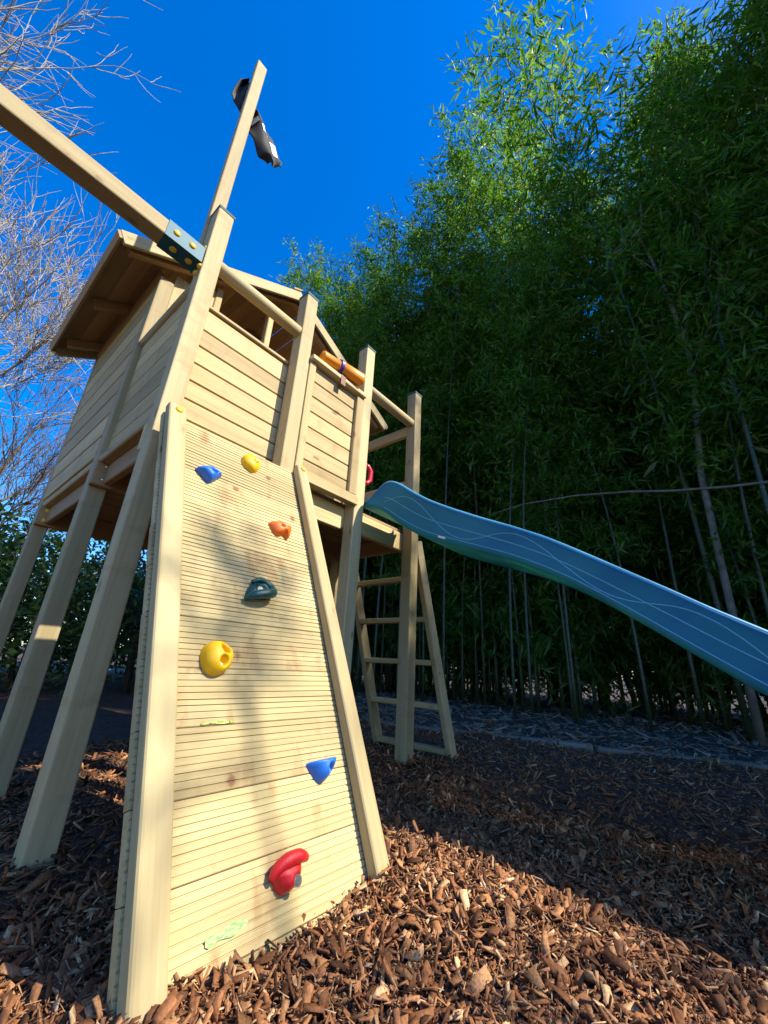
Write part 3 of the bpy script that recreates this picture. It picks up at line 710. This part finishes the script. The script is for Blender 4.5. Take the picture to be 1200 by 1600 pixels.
PRO_LOW = [bamboo_proto(h, 200+i, lo, nb, ln, spread=.9) for i, (h, lo, nb, ln) in enumerate(((7.0, .04, 170, .8), (9.0, .10, 210, 1.0), (5.0, .03, 130, .6)))]
BL_LABEL = {'h': 'tall leafy bamboo in the dense grove behind the slide', 'l': 'short bushy bamboo leafed down to the ground in the grove', 'o': 'tall bamboo in the row shading the bark area'}
def bamboo(x, y, pro, sc, rz, key):
    o = empty('bamboo', (x, y, float(gh(x, y))), BL_LABEL[key], 'bamboo', 'bamboo grove')
    m = Matrix.Translation((x, y, float(gh(x, y))-.05)) @ Matrix.Rotation(rz, 4, 'Z') @ Matrix.Scale(sc, 4)
    add('culm', pro[0], o, m); add('foliage', pro[1], o, m)
pr = random.Random(5)
def grove():
    # front and middle of the grove in view
    for i in range(62):
        y = -3.2 + 12.2*(i+pr.random())/62; x = 6.1 + pr.random()**1.2*3.6 + max(0, y-6)*.10
        tall = y < .19*x
        hs = 1.05 if tall else .68+.22*min(1, max(0, y-3.8)/4)
        bamboo(x, y, PRO_HIGH[pr.randrange(4)], hs*(pr.uniform(.66, 1.1) if tall else pr.uniform(.88, 1.1)), pr.uniform(0, 6.28), 'h')
    for i in range(120):
        y = -3.6 + 14.5*(i+pr.random())/120; x = 7.0 + pr.random()*5.5
        bamboo(x, y, PRO_LOW[pr.randrange(3)], pr.uniform(.8, 1.15), pr.uniform(0, 6.28), 'l')
    for i in range(34):
        y = 3.4 + 7.0*(i+pr.random())/34; x = 6.3 + pr.random()*2.2
        bamboo(x, y, PRO_HIGH[1+pr.randrange(3)], pr.uniform(.66, .76)+.018*(y-3.4), pr.uniform(0, 6.28), 'h')
    # the rest of the row, beside and behind the viewpoint
    HP = (14.5, 13.5, 15.5, 12.5)
    lit = [(2.30, 1.65, .1), (2.30, 1.65, .8), (2.30, 1.65, 1.6), (2.30, 1.65, 2.5), (2.62, 1.7, .9), (.9, 2.85, 0), (.6, 1.0, .2), (1.12, 1.0, .2), (.6, 1.3, .9), (1.12, 1.3, .9), (.6, 1.55, 1.5), (1.12, 1.55, 1.5),
           (.5, 1.67, 2.5), (1.7, 1.67, 2.2), (1.3, 1.67, 1.8), (2.0, 1.5, 1.7), (.6, .5, 0), (1.0, .6, 0), (.6, 0, 0), (1.0, .1, 0), (1.25, -.1, 0)]
    def clear(x, y, H, low, r):
        """no sun path to the given points passes through this plant's crown"""
        for j, (a, b, c) in enumerate(lit):
            for t in np.arange(3, 20, .5):
                z = c+t
                if z >= H: break
                if low*H < z and math.hypot(a+.3256*t-x, b-.9455*t-y) < r*(1.4 if j < 5 else 1)*(1 if z < .85*H else .7): return False
        return True
    n = 0
    for i in range(700):
        y = -17.5 + 14.1*pr.random(); x = 5.0 + 3.6*pr.random(); k = pr.randrange(4); H = pr.choice((9.5, 11, 12.5, 14))
        if n < 105 and clear(x, y, H, .3, 1.12):
            rz = pr.uniform(0, 6.28); n += 1
            bamboo(x, y, PRO_HIGH[k], H/HP[k], rz, 'o')
    n = 0
    for i in range(200):
        y = -17 + 13.6*pr.random(); x = 5.2 + pr.random()*3.2; sc = pr.uniform(.9, 1.15); k = pr.randrange(2)
        if n < 75 and clear(x, y, (7, 9)[k]*sc, .05, 1.1):
            rz = pr.uniform(0, 6.28); n += 1
            bamboo(x, y, PRO_LOW[k], sc, rz, 'l')
grove()

def bare_tree(name, base, H, seed, label, mat, group=None, r0=.16, lean=(0, 0), depth=6, first=.22, spread=.62, nk=(3, 4), up=.12, kid0=None):
    g = random.Random(seed); mb = MB(); tw = MB()
    def grow(p, d, L, r, lev):
        n = 5 if lev < 3 else 4; pts = [p]; q = p.copy(); dd = d.copy()
        for k in range(n):
            wob = .03 if kid0 and lev == 0 else 1
            dd = (dd + Vector((g.gauss(0, .10)*wob, g.gauss(0, .10)*wob, g.gauss(0, .08)*wob+up*.35))).normalized(); q = q + dd*(L/n); pts.append(q.copy())
        r1 = r*.62 if lev < depth else r*.4
        (mb if lev < 2 else tw).tube(pts, [r+(r1-r)*k/n for k in range(n+1)], 8 if lev < 2 else (5 if lev < 4 else 3), cap=False)
        if lev >= depth: return
        kids = g.randint(*nk)
        for c in range(kids):
            u = 1.0 if c == 0 else (g.uniform(.35, .98) if lev or not kid0 else g.uniform(.94, 1)); i = min(n-1, int(u*n)); s_ = pts[i].lerp(pts[i+1], u*n-i if u < 1 else 1)
            ax = Vector((g.gauss(0, 1), g.gauss(0, 1), g.gauss(0, 1))); ax = (ax-dd*ax.dot(dd)).normalized()
            nd = (dd + ax*(spread*g.uniform(.5, 1.3) if c else spread*.35)).normalized()
            grow(s_, nd, L*(g.uniform(.62, .86) if lev or not kid0 else kid0), max(.0058, r1*(.92 if c == 0 else g.uniform(.5, .75))), lev+1)
    o = empty(name, base, label, 'tree', group)
    grow(Vector((0, 0, -.1)), Vector((lean[0], lean[1], 1)).normalized(), H*first, r0, 0)
    m = Matrix.Translation(base)
    add('trunk', mb.build('trunk', mat, True), o, m); add('crown', tw.build('crown', mat, True), o, m)
    return o
bare_tree('bare_tree', (-1.75, 8.2, -.02), 13, 21, 'large leafless tree with spreading pale twigs behind the playhouse', M['bark'], r0=.17, lean=(-.05, -.10), depth=7, spread=.75, nk=(3, 4))
bare_tree('bare_tree', (-3.2, 6.4, -.02), 14, 33, 'leafless tree with arching twigs standing beyond the swing beam', M['bark'], r0=.18, lean=(.12, .02), depth=7, spread=.75, nk=(3, 4))
bare_tree('bare_tree', (-.35, 8.9, -.02), 8.5, 8, 'smaller dark leafless tree rising behind the playhouse', M['bark2'], r0=.12, depth=6, spread=.75, nk=(3, 4))

bare_tree('bare_tree', (3.05, -5.35, -.02), 7.5, 5, 'unseen slim leafless tree added to dapple the climbing wall', M['bark2'], r0=.022, depth=4, first=1.0, spread=.9, nk=(4, 4), up=.0, kid0=.045)  # added out of view; small high crown shaped to shade the wall's middle
K_DT = 1.24
def dead_tree():
    o = empty('dead_tree', (5.25*1.24, -.1, 0), 'thin pale dead tree with crooked bare twigs before the bamboo', 'tree')
    main = [(5.25, -.05, -.05), (5.22, -.08, 1.4), (5.2, -.11, 2.75), (5.2, -.26, 3.89), (5.2, -.287, 4.56), (5.2, -.21, 5.72), (5.22, -.117, 6.56), (5.25, .05, 7.74), (5.28, -.007, 9.2)]
    main = [(x*K_DT, y*K_DT, (z-.6)*K_DT+.6) for x, y, z in main]; main[0] = (main[0][0], main[0][1], -.1)
    mb = MB(); mb.tube(main, [.045, .042, .04, .037, .034, .027, .021, .015, .006], 8); add('trunk', mb.build('trunk', M['dead'], True), o)
    g = random.Random(4); mb = MB()
    for p, q in ((main[4], (5.15, -1.1, 6.5)), (main[5], (5.2, -.82, 8.0)), (main[5], (5.1, .35, 7.2)), (main[6], (5.1, -.5, 8.3)), (main[6], (5.15, .5, 8.2)), (main[7], (5.2, -.3, 9.6)), (main[7], (5.2, .35, 9.5)), (main[3], (5.2, -.9, 5.4))):
        p, q = Vector(p), Vector((q[0]*K_DT, q[1]*K_DT, (q[2]-.6)*K_DT+.6)); pts = [p.lerp(q, k/6)+Vector((g.gauss(0, .05), g.gauss(0, .05), g.gauss(0, .05)))*(k > 0) for k in range(7)]
        mb.tube(pts, [.016-.0022*k for k in range(7)], 5)
        for k in range(2, 7):
            e = pts[k] + Vector((g.gauss(0, .25), g.gauss(0, .35), g.uniform(.1, .7))); mb.tube([pts[k], pts[k].lerp(e, .5)+Vector((0, g.gauss(0, .06), 0)), e], [.007, .005, .002], 4)
    add('twigs', mb.build('twigs', M['dead'], True), o)
dead_tree()
mb = MB(); mb.tube([(5.3, 2.42, 2.80), (5.3, 1.9, 2.86), (5.3, 1.2, 2.83), (5.3, .6, 2.74), (5.3, .18, 2.65), (5.3, -.3, 2.58), (5.3, -.62, 2.555), (5.3, -2.2, 2.5)], [.006, .010, .013, .014, .015, .015, .016, .018], 8)
add('bamboo_pole', mb.build('bamboo_pole', M['dead'], True), label='thin pale bowed cane hanging level across the bamboo grove', cat='cane')

def laurel(x, y, h, w, seed, label, n=3200, grp='bushes behind the tower'):
    g = np.random.default_rng(seed); o = empty('laurel_bush', (x, y, 0), label, 'bush', grp)
    th = g.uniform(0, 2*np.pi, n); ph = np.arccos(g.uniform(-.9, 1, n)); rr = g.uniform(.45, 1, n)**.6 * (1+.22*np.sin(3*th+seed)+.15*np.sin(5*ph+2*th))
    sph = np.where(np.cos(ph) < 0, .75+.25*np.sin(ph), np.sin(ph))
    pos = np.stack([np.cos(th)*sph*w*rr, np.sin(th)*sph*w*rr, h*.5+np.cos(ph)*h*.5*rr], 1); pos = pos[pos[:, 2] > .02]; n = len(pos)
    dd = unit(g.normal(0, .7, (n, 3))+pos*np.array([.5, .5, 0])+np.array([0, 0, .2])); nr = unit(g.normal(0, .6, (n, 3))+np.array([0, 0, 1])); L = g.uniform(.09, .17, n)
    m = Matrix.Translation((x, y, 0))
    if seed >= 70:                      # far bushes share four shapes
        key = ('laurel', seed % 4)
        if key not in _cache:
            V, F = leaf_verts(pos/np.array([w, w, h]), dd/np.array([w, w, h]), nr, L, L*.42/w); _cache[key] = fast_mesh('foliage', V, F, M['laurel_leaf'])
        add('foliage', _cache[key], o, m @ Matrix.Diagonal((w, w, h, 1)))
    else:
        V, F = leaf_verts(pos, dd, nr, L, L*.42); add('foliage', fast_mesh('foliage', V, F, M['laurel_leaf']), o, m)
    mb = MB(); q = random.Random(seed)
    for k in range(4):
        a = q.uniform(0, 6.28); mb.tube([(.06*math.cos(a), .06*math.sin(a), -.05), (.2*w*math.cos(a), .2*w*math.sin(a), h*.3), (.5*w*math.cos(a+.3), .5*w*math.sin(a+.3), h*.75)], [.045, .035, .012], 7)
    add('stem', mb.build('stem', M['stem'], True), o, m)
for i, (x, y, h, w) in enumerate(((.2, 7.6, 2.2, 1.1), (1.5, 8.2, 2.6, 1.2), (2.8, 7.6, 2.3, 1.1), (4.0, 8.0, 2.6, 1.2), (-1.2, 8.8, 2.4, 1.3), (.9, 10.2, 3.0, 1.5), (3.2, 10.5, 3.2, 1.5), (5.2, 10.0, 3.4, 1.5), (-3.2, 9.5, 2.6, 1.4))):
    laurel(x, y, h, w, 40+i, 'dark glossy evergreen bush in the row behind the tower')
q = random.Random(9)
for i in range(20):
    laurel(11.2+q.random()*2.2, -6+18*(i+q.random())/20, q.uniform(2.6, 4.2), q.uniform(1.3, 1.8), 70+i, 'dark evergreen bush seen through the bamboo stems', 4200, 'bushes beyond the bamboo')
for i in range(9):
    laurel(-4.5+11*(i+q.random())/9, 12.0+q.random()*2, q.uniform(2.2, 3.2), q.uniform(1.3, 1.7), 110+i, 'far evergreen bush closing the garden behind the tower', 1800, 'bushes closing the garden')

S.render.engine = 'CYCLES'
S.cycles.max_bounces = 6; S.cycles.diffuse_bounces = 2; S.cycles.transmission_bounces = 3; S.cycles.transparent_max_bounces = 4
S.render.resolution_x = 768; S.render.resolution_y = 1024
